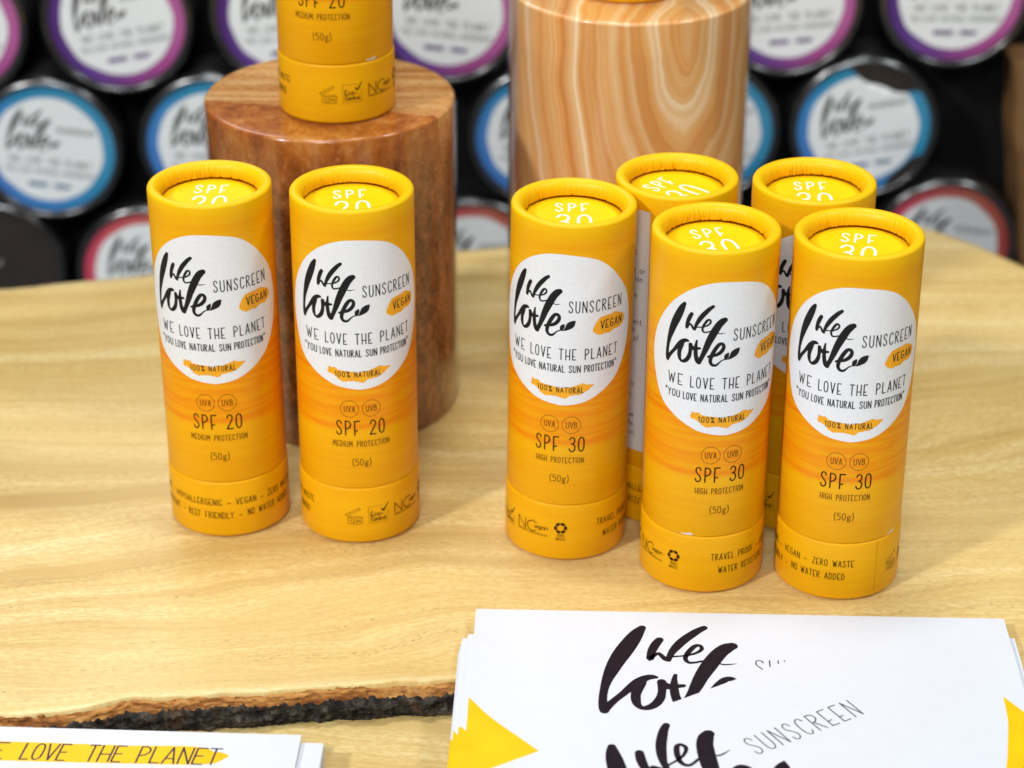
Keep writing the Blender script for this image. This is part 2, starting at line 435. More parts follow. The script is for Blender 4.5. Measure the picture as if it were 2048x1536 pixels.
def onyx_brown():
    t = NT('brown_orange_onyx')
    tc = t.n('ShaderNodeTexCoord').outputs['Object']
    sep = t.n('ShaderNodeSeparateXYZ'); t.l(tc, sep.inputs[0])
    w = t.noise(t.mapping((16, 16, 10), src=tc), 1.0, 4, .55)
    w2 = t.noise(t.mapping((24, 30, 15), (.5, .3, 0), src=tc, loc=(2, 1, 3)), 1.0, 6, .6, 1.2)
    fine = t.noise(t.mapping((150, 150, 90), src=tc), 1.0, 4, .65)
    speck = t.noise(t.mapping((1, 1, 1), src=tc), 900, 2, .5)
    back = t.noise(t.mapping((10, 190, 22), (0.25, 0, .10), src=tc), 1.0, 5, .6, .5)
    cb = t.ramp(back, [(.30, (.30, .10, .022)), (.42, (.52, .22, .055)), (.52, (.62, .33, .11)), (.64, (.70, .46, .20)), (.74, (.55, .25, .07))])
    cf = t.ramp(w2, [(.30, (.10, .029, .010)), (.44, (.18, .058, .018)), (.56, (.26, .095, .028)), (.70, (.34, .15, .050)), (.82, (.21, .082, .028))])
    mot = t.noise(t.mapping((1, 1, .55), src=tc, loc=(1, 2, 0)), 380, 6, .75)
    cf = t.mix(t.math('MULTIPLY', t.ramp(mot, [(.38, 1.0), (.50, 0.0)]), .80), cf, (.060, .016, .006))
    cf = t.mix(t.math('MULTIPLY', t.ramp(mot, [(.52, 0.0), (.66, 1.0)]), .75), cf, (.42, .16, .050))
    # amber glow of light through the upper edge, painted into the stone by height
    glow_z = t.math('ADD', t.math('MULTIPLY', sep.outputs[2], 1000.0), t.math('MULTIPLY', t.math('SUBTRACT', w, .5), 26.0))
    glow_mask = t.ramp(t.math('MULTIPLY', t.math('SUBTRACT', glow_z, 78.0), 1/32.0), [(.25, 0.0), (.65, .45), (1.0, 1.0)])
    cf = t.mix(glow_mask, cf, t.ramp(fine, [(.30, (.24, .060, .012)), (.45, (.40, .115, .020)), (.58, (.54, .19, .032)), (.72, (.64, .32, .10))]))
    yl = t.math('ADD', sep.outputs[1], t.math('MULTIPLY', sep.outputs[0], .16))
    cut = t.ramp(t.math('ADD', t.math('MULTIPLY', t.math('ADD', yl, t.math('ADD', t.math('MULTIPLY', t.math('SUBTRACT', w, .5), .016), t.math('MULTIPLY', t.math('SUBTRACT', fine, .5), .006))), 90.0), 1.62), [(.44, 0.0), (.56, 1.0)])
    topm = t.ramp(t.math('MULTIPLY', t.math('SUBTRACT', t.math('ADD', t.math('MULTIPLY', sep.outputs[2], 1000.0), t.math('MULTIPLY', t.math('SUBTRACT', mot, .5), 16.0)), 96.0), 1/12.0), [(.1, 0.0), (.75, 1.0)])
    cb = t.mix(t.math('MULTIPLY', t.ramp(mot, [(.36, 1.0), (.52, 0.0)]), .55), cb, (.34, .12, .030))
    cb = t.mix(t.math('MULTIPLY', t.ramp(mot, [(.58, 0.0), (.72, 1.0)]), .4), cb, (.74, .50, .26))
    col = t.mix(t.math('MULTIPLY', cut, topm), cf, cb)
    col = t.mix(t.math('MULTIPLY', t.ramp(speck, [(.60, 0.0), (.70, 1.0)]), .38), col, (.60, .34, .16))
    return t.done(col, .20, .5, 0, None, .45, .05, (.10, (.012, .005, .002), .05))
def onyx_cream():
    t = NT('cream_orange_banded_onyx')
    tc = t.n('ShaderNodeTexCoord').outputs['Object']
    sep = t.n('ShaderNodeSeparateXYZ'); t.l(tc, sep.inputs[0])
    w = t.noise(t.mapping((13, 13, 10), src=tc, loc=(.3, .6, .2)), 1.0, 3, .5)
    wf = t.noise(t.mapping((60, 60, 26), src=tc), 1.0, 4, .6)
    # nested curved layers round a core on the right of the block
    dx = t.math('SUBTRACT', sep.outputs[0], .017)
    dz = t.math('MAXIMUM', t.math('SUBTRACT', .118, sep.outputs[2]), 0.0)
    rad = t.math('SQRT', t.math('ADD', t.math('MULTIPLY', dx, dx), t.math('MULTIPLY', t.math('MULTIPLY', dz, dz), .16)))
    rr = t.math('ADD', rad, t.math('MULTIPLY', t.math('SUBTRACT', w, .5), .020))
    rr = t.math('ADD', rr, t.math('MULTIPLY', t.math('SUBTRACT', wf, .5), .0042))
    rr = t.math('ADD', rr, t.math('MULTIPLY', sep.outputs[1], .22))
    cmb = t.n('ShaderNodeCombineXYZ'); t.l(rr, cmb.inputs[0])
    b = t.noise(t.mapping((165, 1, 1), src=cmb.outputs[0], loc=(1.4, 0, 0)), 1.0, 4, .62)
    b2 = t.noise(t.mapping((55, 1, 1), src=cmb.outputs[0], loc=(4.1, 0, 0)), 1.0, 2, .5)
    col = t.ramp(b, [(.32, (.46, .17, .045)), (.41, (.66, .28, .075)), (.48, (.75, .40, .14)), (.55, (.80, .52, .24)), (.64, (.93, .78, .56)), (.76, (.78, .44, .16))])
    col = t.mix(t.math('MULTIPLY', t.ramp(b2, [(.35, 1.0), (.55, 0.0)]), .40), col, (.52, .24, .08))
    col = t.mix(t.math('MULTIPLY', t.ramp(b2, [(.58, 0.0), (.72, 1.0)]), .55), col, (.80, .62, .38))
    return t.done(col, .22, .5, 0, None, .6, .06, (.15, (.012, .006, .003), .08))
M['onyx_brown'] = onyx_brown(); M['onyx_cream'] = onyx_cream()

t = NT('clear_film')
tr = t.n('ShaderNodeBsdfTransparent'); gl = t.n('ShaderNodeBsdfGlossy')
gl.inputs['Roughness'].default_value = .12
wv = t.noise(t.mapping((40, 40, 4)), 1.0, 3)
lw = t.n('ShaderNodeLayerWeight'); lw.inputs[0].default_value = .30
t.l(t.bump(wv, .08, .002), gl.inputs['Normal'])
fac = t.math('ADD', t.math('MULTIPLY', t.math('POWER', lw.outputs['Facing'], 4.0), .60), .010)
ms = t.n('ShaderNodeMixShader'); t.l(fac, ms.inputs[0]); t.l(tr.outputs[0], ms.inputs[1]); t.l(gl.outputs[0], ms.inputs[2])
t.l(ms.outputs[0], t.out.inputs[0]); M['film'] = t.m

M['tin'] = plain('dark_tin', (.13, .133, .136), .45, .5, 1.0, var=.12, scale=60)
M['tin_rim'] = plain('bright_tin_lip', (.19, .195, .20), .24, .5, 1.0, var=.06, scale=80)
M['tin_face'] = plain('dark_brown_tin_face', (.045, .036, .032), .45, .4, .3, var=.1, scale=60)
M['tin_white'] = plain('white_tin_label', (.84, .88, .89), .5, .25, var=.02, scale=90)
M['tin_ink'] = plain('grey_green_ink', (.020, .023, .021), .5, .3)
M['tin_grey'] = plain('pale_grey_ink', (.22, .235, .23), .5, .3)
M['board'] = plain('black_display_board', (.0035, .0035, .004), .75, .2, var=.1)
M['post'] = plain('brown_post_wood', (.24, .125, .05), .6, .3, var=.35, scale=45)
def ring_mat(name, stops, ang):
    t = NT(name)
    tc = t.n('ShaderNodeTexCoord').outputs['Object']
    sep = t.n('ShaderNodeSeparateXYZ'); t.l(t.mapping((1, 1, 1), (0, ang, 0), src=tc), sep.inputs[0])
    w = t.noise(t.mapping((60, 60, 60), src=tc), 1.0, 3, .5)
    x = t.math('ADD', t.math('MULTIPLY', sep.outputs[0], 1/.062), .5)
    x = t.math('ADD', x, t.math('MULTIPLY', t.math('SUBTRACT', w, .5), .35))
    return t.done(t.ramp(x, stops), .45, .35)
M['ring_purple'] = ring_mat('violet_to_pink_label_ring', [(0, (.07, .02, .16)), (.25, (.13, .055, .30)), (.45, (.17, .05, .26)), (.7, (.38, .075, .28)), (1, (.50, .13, .36))], 0)
M['ring_blue'] = ring_mat('sky_blue_label_ring', [(0, (.06, .19, .55)), (.35, (.05, .25, .56)), (.6, (.03, .26, .47)), (1, (.06, .32, .54))], math.radians(40))
M['ring_coral'] = ring_mat('coral_label_ring', [(0, (.60, .06, .13)), (.3, (.58, .10, .12)), (.6, (.55, .16, .10)), (1, (.52, .075, .065))], 0)
M['strip_purple'] = plain('violet_strip', (.11, .045, .22), .5, .3)
M['strip_blue'] = plain('teal_strip', (.03, .17, .29), .5, .3)
M['strip_coral'] = plain('coral_strip', (.5, .10, .10), .5, .3)

# ------------------------------------------------------------------ wooden slab with live edge, lower table
def lerp_path(path, x):
    if x <= path[0][0]:
        (x0, y0), (x1, y1) = path[0], path[1]
    elif x >= path[-1][0]:
        (x0, y0), (x1, y1) = path[-2], path[-1]
    else:
        for (x0, y0), (x1, y1) in zip(path, path[1:]):
            if x0 <= x <= x1:
                break
    return y0+(y1-y0)*(x-x0)/(x1-x0)

TABLE_Z = -10.5
FRONT = [(-330, 486), (-200, 497), (-137.6, 502.8), (-120.4, 504.5), (-111.6, 508.6), (-99.8, 511.5), (-86.3, 512.2), (-71.4, 513.5), (-44.3, 517.2), (-16.9, 520.1), (60, 524), (142, 526.5), (250, 530)]
FAR = [(-330, 716), (-191.5, 771.7), (-164.5, 778), (-137.3, 784.9), (-89.2, 798), (-18.4, 807.8), (-2.9, 811.7), (60, 824), (110, 833), (150, 836), (161.9, 832.2), (172.3, 823.5), (182.3, 813), (195.7, 794.4), (212, 762), (226, 720), (238, 660), (245, 600), (250, 560)]
def y_front(x):
    return lerp_path(FRONT, x)+1.3*nz(x, 0, 0, .11)+.6*nz(x, 4, 0, .45)
def y_far(x):
    return lerp_path(FAR, x)+1.2*nz(x, 9, 0, .05)+.5*nz(x, 9, 3, .3)

slab = thing('wooden_slab', (0, 520, TABLE_Z), 'pale live edge wood slab with dark bark rim carrying the yellow tubes', 'wood slab')
def local(v):
    return [(x, y-520, z-TABLE_Z) for x, y, z in v]
xs = [-330+i*2.0 for i in range(291)]
rows = 60
V, F = [], []
for x in xs:
    a, b = y_front(x), y_far(x)
    V.append((x, a, -3.5)); V.append((x, a+.10, -.35)); V.append((x, a+.45, 0))
    for j in range(1, rows):
        V.append((x, a+(b-a)*j/rows, 0))
    V.append((x, b-.6, -.05)); V.append((x, b, -.7)); V.append((x, b+.6, TABLE_Z))
nr = rows+5
for i in range(len(xs)-1):
    for j in range(nr-1):
        a = i*nr+j
        F.append((a, a+nr, a+nr+1, a+1))
part('board_top', mesh('slab_top', local(V), F), M['wood'], slab)
# torn inner bark strip and rough outer bark along the front
def strip(x0, x1, dx, fn, n):
    V, F = [], []
    k = int((x1-x0)/dx)+1
    for i in range(k):
        x = x0+i*dx
        for j in range(n):
            V.append(fn(x, j/(n-1)))
    for i in range(k-1):
        for j in range(n-1):
            a = i*n+j
            F.append((a, a+n, a+n+1, a+1))
    return V, F
def inner(x, t):
    y, th = y_front(x), 3.5+1.3*nz(x, 2, 1, .06)+.9*nz(x, 2, 1, .3)+.5*nz(x, 3, 1, .9)
    gap = max(0.0, .6+2.4*nz(x, 7, 7, .09)+.8*nz(x, 7, 2, .4))          # the bark has come loose here and there
    prof = -1.0*(1-t)*0+t*1.7
    z = -.25-gap*1.3*(1-t)**5-th*t
    yy = y-.1-prof-.9*nz(x, t*8, 3, .5)*math.sin(math.pi*min(1, t*1.3))-.45*nz(x, t*14, 5, 1.3)+(1.2+gap*1.1)*(1-t)**7
    return (x, yy, z+.25*nz(x, t*6, 11, .6))
V, F = strip(-215, 246, .6, inner, 14)
part('inner_bark', mesh('inner_bark', local(V), F), M['cambium'], slab)
def outer(x, t):
    p = inner(x, 1.0)
    z0 = p[2]+.35+1.0*nz(x*.35, 3, 9)+.8*nz(x*1.1, 5, 9)
    z = z0+(TABLE_Z-.3-z0)*t
    bulge = math.sin(math.pi*min(1, t*1.0))**.6
    d = .35+bulge*(1.3+1.5*nz(x*.07, t*2.5, 1)+1.5*nz(x*.2, t*4.5, 2)+.8*nz(x*.6, t*9, 3)+.5*nz(x*1.4, t*18, 4))
    if t == 0:
        d = -1.2
    return (x+.3*nz(x, t*9, 6, .8), p[1]-d+1.0*t, z+.2*nz(x, t*9, 8, .7)*math.sin(math.pi*t))
V, F = strip(-215, 246, .45, outer, 26)
part('bark', mesh('bark', local(V), F), M['bark'], slab)

tab = part('table', mesh('lower_table', [(-420, 250, TABLE_Z), (420, 250, TABLE_Z), (420, 700, TABLE_Z), (-420, 700, TABLE_Z),
      (-420, 250, TABLE_Z-30), (420, 250, TABLE_Z-30), (420, 700, TABLE_Z-30), (-420, 700, TABLE_Z-30)],
      [(0, 1, 2, 3), (0, 4, 5, 1), (1, 5, 6, 2), (2, 6, 7, 3), (3, 7, 4, 0), (7, 6, 5, 4)], False), M['wood2'])
tab['kind'] = 'structure'

# ------------------------------------------------------------------ sunscreen tubes
R, H, HS = 18.0, 109.6, 19.6
LOGO = [
   [(-12.65,93.13,0.96),(-13.14,92.23,1.46),(-13.67,91.07,1.83),(-14.24,89.72,2.04),(-15.12,87.66,2.16),(-15.95,85.59,1.98),(-16.67,83.39,1.68),(-17.28,81.2,1.25),(-17.66,79.09,0.98),(-17.83,77.19,0.98),(-17.77,75.53,1.11),(-17.64,74.66,1.1)] ,
   [(-17.63,74.59,0.88),(-17.17,75.68,1.04),(-16.33,76.94,0.9),(-15.36,78.23,0.93),(-14.44,79.53,1.13),(-13.54,80.73,1.29),(-12.73,81.56,1.2),(-11.99,82.01,0.99),(-11.4,82.06,0.81),(-11.11,82.01,0.54)] ,
   [(-13.07,80.78,1.39),(-13.41,79.55,1.27),(-13.7,78.26,1.15),(-13.72,77.03,1.11),(-13.52,76.02,0.89),(-13.0,75.4,0.71),(-12.17,75.5,0.95),(-11.31,76.26,1.11),(-10.7,77.49,1.08),(-10.44,78.91,0.96),(-10.4,79.98,1.04),(-10.42,81.04,1.07)] ,
   [(-10.26,80.61,0.95),(-9.52,80.0,1.09),(-8.55,80.13,0.78),(-7.73,80.28,0.63)] ,
   [(-8.65,82.57,0.49),(-8.81,81.63,0.66),(-8.87,80.57,0.92),(-8.89,79.2,1.04),(-8.73,77.71,1.09),(-8.37,76.55,1.27),(-7.89,76.04,1.39)] ,
   [(-7.89,76.04,1.25),(-7.29,77.16,1.14),(-6.67,78.67,1.25),(-6.07,80.32,1.52),(-5.37,82.34,1.72),(-4.52,84.34,1.93),(-3.66,86.18,1.96),(-2.73,87.83,1.87),(-1.83,88.86,1.76),(-1.17,89.29,1.4)] ,
   [(-3.08,85.36,0.23),(-2.47,85.1,0.27),(-1.72,85.15,0.21),(-1.19,85.25,0.15),(-0.75,85.37,0.06)] ,
   [(-10.46,90.42,1.0),(-10.99,89.34,1.12),(-11.44,88.04,1.06),(-11.71,86.78,0.89),(-11.75,85.99,0.84),(-11.38,86.63,0.57),(-10.71,87.33,0.51),(-10.31,86.86,0.59),(-9.85,86.12,0.71),(-9.46,85.89,0.75)] ,
   [(-9.46,85.89,0.68),(-9.02,87.39,0.86),(-8.36,88.77,1.13),(-7.47,90.23,1.22),(-6.44,91.53,1.19),(-5.42,92.66,1.04),(-4.57,93.38,0.86)] ,
   [(-9.03,86.64,0.33),(-8.27,86.74,0.3),(-7.59,86.85,0.3),(-6.92,87.04,0.35),(-6.26,87.31,0.41),(-5.54,87.81,0.45),(-5.07,88.51,0.51),(-5.27,89.25,0.49),(-5.87,89.17,0.63),(-6.54,88.24,0.68),(-7.06,87.14,0.64),(-7.26,86.14,0.55),(-6.85,85.39,0.48),(-6.04,85.44,0.39),(-5.12,85.75,0.39),(-4.37,85.67,0.39)] ,
   [(-5.38,77.86,0.57),(-4.52,78.23,0.72),(-3.31,78.46,0.85),(-2.19,79.13,0.99),(-1.38,80.13,1.0),(-1.13,81.18,0.9),(-1.57,81.91,0.86),(-2.32,81.85,0.94),(-3.09,80.92,1.04),(-3.8,79.62,1.07),(-4.38,78.24,1.04),(-4.7,76.85,0.95),(-4.52,75.87,0.84),(-3.85,75.29,0.75),(-3.04,75.37,0.64),(-2.39,75.94,0.45),(-1.67,76.65,0.34),(-0.66,77.09,0.31),(0.59,77.19,0.34)] ,
   [(-0.47,77.35,0.73),(-0.26,78.02,1.19),(0.09,78.68,0.82),(0.32,79.08,0.21)] ,
   [(0.37,77.21,0.38),(0.98,77.68,0.96),(1.73,78.51,1.78),(2.48,79.24,1.73),(3.11,79.9,0.94),(3.49,80.24,0.17)] ,
]
BLOB = [(.9, 100.6), (-5, 100.3), (-10.3, 98.1), (-15, 94.4), (-18.5, 90.2), (-21.1, 86), (-22.9, 82), (-24, 77), (-23.8, 72.7), (-22.8, 68.9), (-21.2, 64.7),
        (-18.9, 61.0), (-14.7, 57.9), (-10.5, 55.6), (-6.6, 54.0), (-1.0, 53.05), (1.7, 53.06), (5.9, 53.8), (9.8, 55.3), (14.1, 57.9), (17.1, 60.3), (19.2, 63.2),
        (21.3, 66.9), (22.6, 71), (23.2, 76.1), (22.6, 81.6), (20.9, 86.3), (17.7, 91.1), (13.4, 96), (8.3, 99.3)]
def on_tube(off):
    def f(s, z, k=0):
        r = R+off+.004*k; a = s/R
        return (r*math.sin(a), -r*math.cos(a), z)
    return f
def flat(off):
    return lambda x, y, k=0: (x, y, off+.004*k)

def span_patch(outline, mapf, rows=48, cols=44):
    """fill a blob outline row by row so that the patch bends with the surface"""
    pts = catmull(outline, 1.0, True)
    ys = [p[1] for p in pts]; y0, y1 = min(ys), max(ys)
    V, F = [], []
    for j in range(rows+1):
        y = y0+(y1-y0)*(.5-.5*math.cos(math.pi*j/rows))
        y = min(max(y, y0+.002), y1-.002)
        xs_ = []
        for a, b in zip(pts, pts[1:]):
            if (a[1]-y)*(b[1]-y) <= 0 and a[1] != b[1]:
                xs_.append(a[0]+(b[0]-a[0])*(y-a[1])/(b[1]-a[1]))
        l, r = min(xs_), max(xs_)
        for i in range(cols+1):
            V.append(mapf(l+(r-l)*i/cols, y, 0))
    for j in range(rows):
        for i in range(cols):
            a = j*(cols+1)+i
            F.append((a, a+1, a+cols+2, a+cols+1))
    return V, F

def smudge(top, bot, mapf, n=90, rag=.12, seed=1):
    """a dry brush mark: ragged upper and lower edge"""
    V, F = [], []
    x0, x1 = top[0][0], top[-1][0]
    for i in range(n+1):
        x = x0+(x1-x0)*i/n
        a = lerp_path(top, x)+rag*(nz(x*2.1, seed, 0)+.8*nz(x*6.3, seed, 4))
        b = lerp_path(bot, x)+rag*(nz(x*2.3, seed+3, 0)+.8*nz(x*6.9, seed+5, 4))
        if a < b:
            a = b = (a+b)/2
        for q in (0, .33, .67, 1):
            V.append(mapf(x, b+(a-b)*q, 0))
    for i in range(n):
        for q in range(3):
            k = 4*i+q
            F.append((k, k+4, k+5, k+1))
    return V, F

BRUSH100 = ([(-9.6, 58.6), (-9.2, 60.3), (-8.2, 59.9), (-7.4, 60.2), (-6.2, 59.3), (-4, 59.15), (-2.0, 58.9), (-.4, 58.5), (1, 58.9), (3, 59.1), (6.2, 60.2), (7.2, 59.7), (9.6, 59.4)],
            [(-9.6, 58.3), (-9, 57.9), (-8.4, 57.9), (-7, 57.2), (-6.4, 56.2), (-4.6, 55.5), (-4, 55.7), (-1.6, 55.9), (.8, 55.2), (1.6, 55.4), (2.4, 56.2), (5.6, 56.6), (7.8, 57.8), (9.6, 59.3)])
BRUSHV = ([(8.6, 77.0), (9.4, 79.0), (10.6, 80.5), (12.4, 80.9), (14, 80.9), (16.2, 81.2), (18, 80.4), (19.7, 79.6), (20.2, 78.4)],
          [(8.6, 76.6), (9.6, 75.6), (10.8, 75.0), (12.6, 75.3), (14, 75.1), (16, 75.9), (18, 75.6), (19.6, 76.6), (20.2, 77.6)])

def label_text(spf, scale=1.0):
    s = []
    s += text('SUNSCREEN', 1.6, 18.3, 82.75, 3.5, .30, gap=.30)
    s += text('VEGAN', 11.1, 18.7, 77.0, 2.45, .30, gap=.26)
    for w_, a, b in (('WE', -17.0, -12.4), ('LOVE', -9.9, -3.4), ('THE', -.9, 3.9), ('PLANET', 6.6, 17.2)):
        s += text(w_, a, b, 67.85, 3.3, .30, gap=.30)
    s += text('"', -17.9, -17.4, 64.0, 2.1, .26)
    for w_, a, b in (('YOU', -16.9, -13.1), ('LOVE', -11.9, -8.1), ('NATURAL', -6.8, .7), ('SUN', 2.1, 5.3), ('PROTECTION', 6.5, 16.1)):
        s += text(w_, a, b, 63.75, 2.15, .27, gap=.24)
    s += text('"', 16.6, 17.1, 64.0, 2.1, .26)
    s += text('100%', -7.2, -2.8, 57.15, 1.75, .22, gap=.30)
    s += text('NATURAL', -1.4, 6.4, 57.15, 1.75, .22, gap=.30)
    return s
def spf_text(n):
    s = []
    s += text('SPF', -7.3, -.4, 37.8, 4.65, .42, gap=.28)
    s += text(n, 2.75, 7.1, 37.8, 4.65, .42, gap=.24)
    return s
def grade_text(n):
    s = []
    if n == '20':
        s += text('MEDIUM PROTECTION', -8.6, 8.6, 33.9, 1.8, .20, gap=.24)
    else:
        s += text('HIGH PROTECTION', -7.2, 7.1, 33.9, 1.8, .20, gap=.24)
    s += text('(50g)', -2.7, 2.75, 27.5, 2.2, .22, gap=.22)
    for c, n_ in ((-3.24, 'UVA'), (3.24, 'UVB')):
        s += text(n_, c-1.55, c+1.6, 45.6, 1.9, .20, gap=.2)
    return s
def ring(cx, cy, r, w):
    return [(cx+r*math.cos(2*math.pi*i/30), cy+r*math.sin(2*math.pi*i/30), w) for i in range(31)]

SH = {}
SH['label_panel'] = mesh('label_panel', *span_patch(BLOB, on_tube(.03)))
SH['brush'] = mesh('brush_mark', *smudge(*BRUSH100, on_tube(.055), seed=2, rag=.22))
SH['brushv'] = mesh('brush_mark', *smudge(*BRUSHV, on_tube(.055), seed=5, rag=.16))
LOGO = [[(x, y, w*1.12) for x, y, w in s_] for s_ in LOGO]
SH['logo'] = mesh('logo', *ribbons(LOGO, on_tube(.08)))
SH['letters'] = mesh('lettering', *ribbons(label_text(''), on_tube(.08)))
for n_ in ('20', '30'):
    SH['spf'+n_] = mesh('spf_number', *ribbons(spf_text(n_), on_tube(.05)))
    SH['grade'+n_] = mesh('grade_lettering', *ribbons(grade_text(n_), on_tube(.05)))
SH['uv'] = mesh('circle_mark', *ribbons([ring(-3.24, 46.55, 2.72, .13), ring(3.24, 46.55, 2.72, .13)], on_tube(.05)))

# white information panel on the back of the cap
V, F = [], []
for j in range(31):
    for i in range(41):
        s_ = -82.7+(82.7-30.8)*i/40
        V.append(on_tube(.035)(s_, 25.4+(104.2-25.4)*j/30))
for j in range(30):
    for i in range(40):
        a = j*41+i; F.append((a, a+1, a+42, a+41))
SH['back'] = mesh('back_panel', V, F)
BACKTXT = [(97.2, 'protect your skin while staying', 35.4), (90.2, 'sun with this caring.', 34.6), (87.2, 'no water is added.', 35.0), (84.4, 'when travelling or', 32.0), (81.6, 'apply before the action', 32.8),
           (78.9, 'use often and anew, on the face.', 35.0), (76.2, 'do not stay in the sun even', 34.6), (70.6, 'if not after swimming,', 35.2), (67.6, 'clothes to protect', 32.6), (65.0, 'cover the skin next to', 35.0), (62.2, 'avoid the heat of', 33.4),
           (46.6, 'coco cera alba oil/', 34.6), (43.4, 'caprylic triglyceride,', 35.2), (36.4, 'zinc oxide cum', 34.4), (33.4, 'castor oil caprate,', 34.0), (30.4, 'linalool and tocol,', 33.4)]
st = []
okc = set(GL)
for z_, w_, e_ in BACKTXT:
    w_ = ''.join(ch if ch in okc else ('u' if ch in 'yw' else 'n' if ch in 'hkbpxz' else 'c') for ch in w_)
    st += text(w_, -e_-len(w_)*1.02, -e_, z_, 1.75, .20, gap=.26)
SH['backtext'] = mesh('back_lettering', *ribbons(st, on_tube(.08), step=.6))

# print on the base, laid out round the whole circumference (0 = opened jar mark)
def base_print():
    b, fine = [], []
    for w_, a, e, z in (('TRAVEL PROOF', 37.7, 51.8, 11.75), ('-', 53.5, 54.5, 11.75), ('HYPOALLERGENIC', 56.1, 72.5, 11.6), ('-', 74.2, 75.2, 11.6), ('VEGAN', 76.8, 82.9, 11.75), ('-', 84.5, 85.5, 11.75), ('ZERO WASTE', 87.2, 99.1, 11.85),
                        ('WATER RESISTENT', 40.0, 57.2, 7.25), ('-', 58.9, 59.8, 7.25), ('REEF FRIENDLY', 61.4, 75.7, 7.1), ('-', 77.5, 78.4, 7.2), ('NO WATER ADDED', 80.2, 96.6, 7.5)):
        b += text(w_, a, e, z, 2.05, .22, gap=.24)
    # opened jar 12M
    fine += [[(-2.2, 9.6, .15), (-2.2, 7.6, .15)], [(2.2, 9.6, .15), (2.2, 7.6, .15)]]
    fine += [[(-2.2, 7.6, .15), (-1.2, 7.3, .15), (0, 7.2, .15), (1.2, 7.3, .15), (2.2, 7.6, .15)]]
    fine += [[(2.2*math.cos(q), 9.6+.28*math.sin(q), .15) for q in [2*math.pi*i/20 for i in range(21)]]]
    fine += [[(-2.9, 10.5, .15), (1.3, 12.9, .15)], [(-2.5, 10.0, .15), (1.6, 12.3, .15)], [(1.3, 12.9, .15), (1.6, 12.3, .15)], [(-2.9, 10.5, .15), (-2.5, 10.0, .15)]]
    fine += text('12M', -1.5, 1.6, 7.7, 1.15, .17, gap=.2)
    # square control mark with tick
    for p, q in (((4.1, 7.3), (10.1, 7.3)), ((10.1, 7.3), (10.1, 11.0)), ((4.1, 7.3), (4.1, 13.1)), ((4.1, 13.1), (8.6, 13.1))):
        fine.append([p+(.09,), q+(.09,)])
    b += text('Eco', 4.8, 7.7, 9.75, 1.5, .26, gap=.14) + text('-', 8.1, 8.7, 9.6, 1.4, .2) + text('Control', 4.8, 9.4, 8.05, 1.35, .23, gap=.12)
    b += [[(8.1, 11.9, .42), (8.55, 11.2, .55), (8.8, 11.3, .5), (10.2, 13.7, .22)]]
    # two letter mark
    b += [[(12.55, 9.0, .28), (12.55, 12.5, .28)], [(12.55, 12.5, .28), (15.3, 9.0, .28)], [(15.3, 9.0, .28), (15.3, 12.5, .28)]]
    b += [[(19.2, 12.0, .26), (18.4, 12.5, .28), (17.3, 12.4, .3), (16.3, 11.6, .3), (16.0, 10.6, .3), (16.6, 9.5, .3), (17.8, 9.0, .3), (19.1, 9.4, .26)]]
    b += text('vegan', 18.4, 22.6, 10.35, 1.5, .17, gap=.05, shear=.25)
    fine += text('natural-cosmetics.cc', 12.45, 22.7, 8.2, .75, .13, gap=.14)
    # three arrow recycling loop
    for k in range(3):
        a0 = math.radians(90+120*k)
        for da, rw in ((-26, 0), (34, 0)):
            a1 = a0+math.radians(da)
            cx, cy = 26.65+1.45*math.cos(a1), 11.75+1.45*math.sin(a1)
            tx, ty = -math.sin(a1), math.cos(a1)
            b.append([(cx-tx*.25, cy-ty*.25, .95), (cx, cy, 1.05), (cx+tx*.25, cy+ty*.25, .95)])
    fine += text('ZERO', 25.7, 27.7, 8.75, .85, .13) + text('WASTE', 25.3, 28.1, 7.5, .85, .13)
    return b, fine
bp, bf = base_print()
SH['baseprint'] = mesh('base_lettering', *ribbons(bp, on_tube(.25+.05)))
SH['basefine'] = mesh('base_marks', *ribbons(bf, on_tube(.25+.05)))
SH['seam'] = mesh('paper_seam', *ribbons([[(106.2, HS-.9, .10), (106.2, 12, .07), (106.2, 2, .09)]], on_tube(.25+.03)))
SH['base'] = mesh('tube_base', *lathe([(0.2, .02), (16.6, .02), (17.0, .12), (17.6, .5), (18.05, .85), (18.25, 1.4), (18.25, 10), (18.25, HS-.95), (18.17, HS-.55), (17.95, HS-.25), (17.4, HS-.18), (17.35, HS+3)], 128))

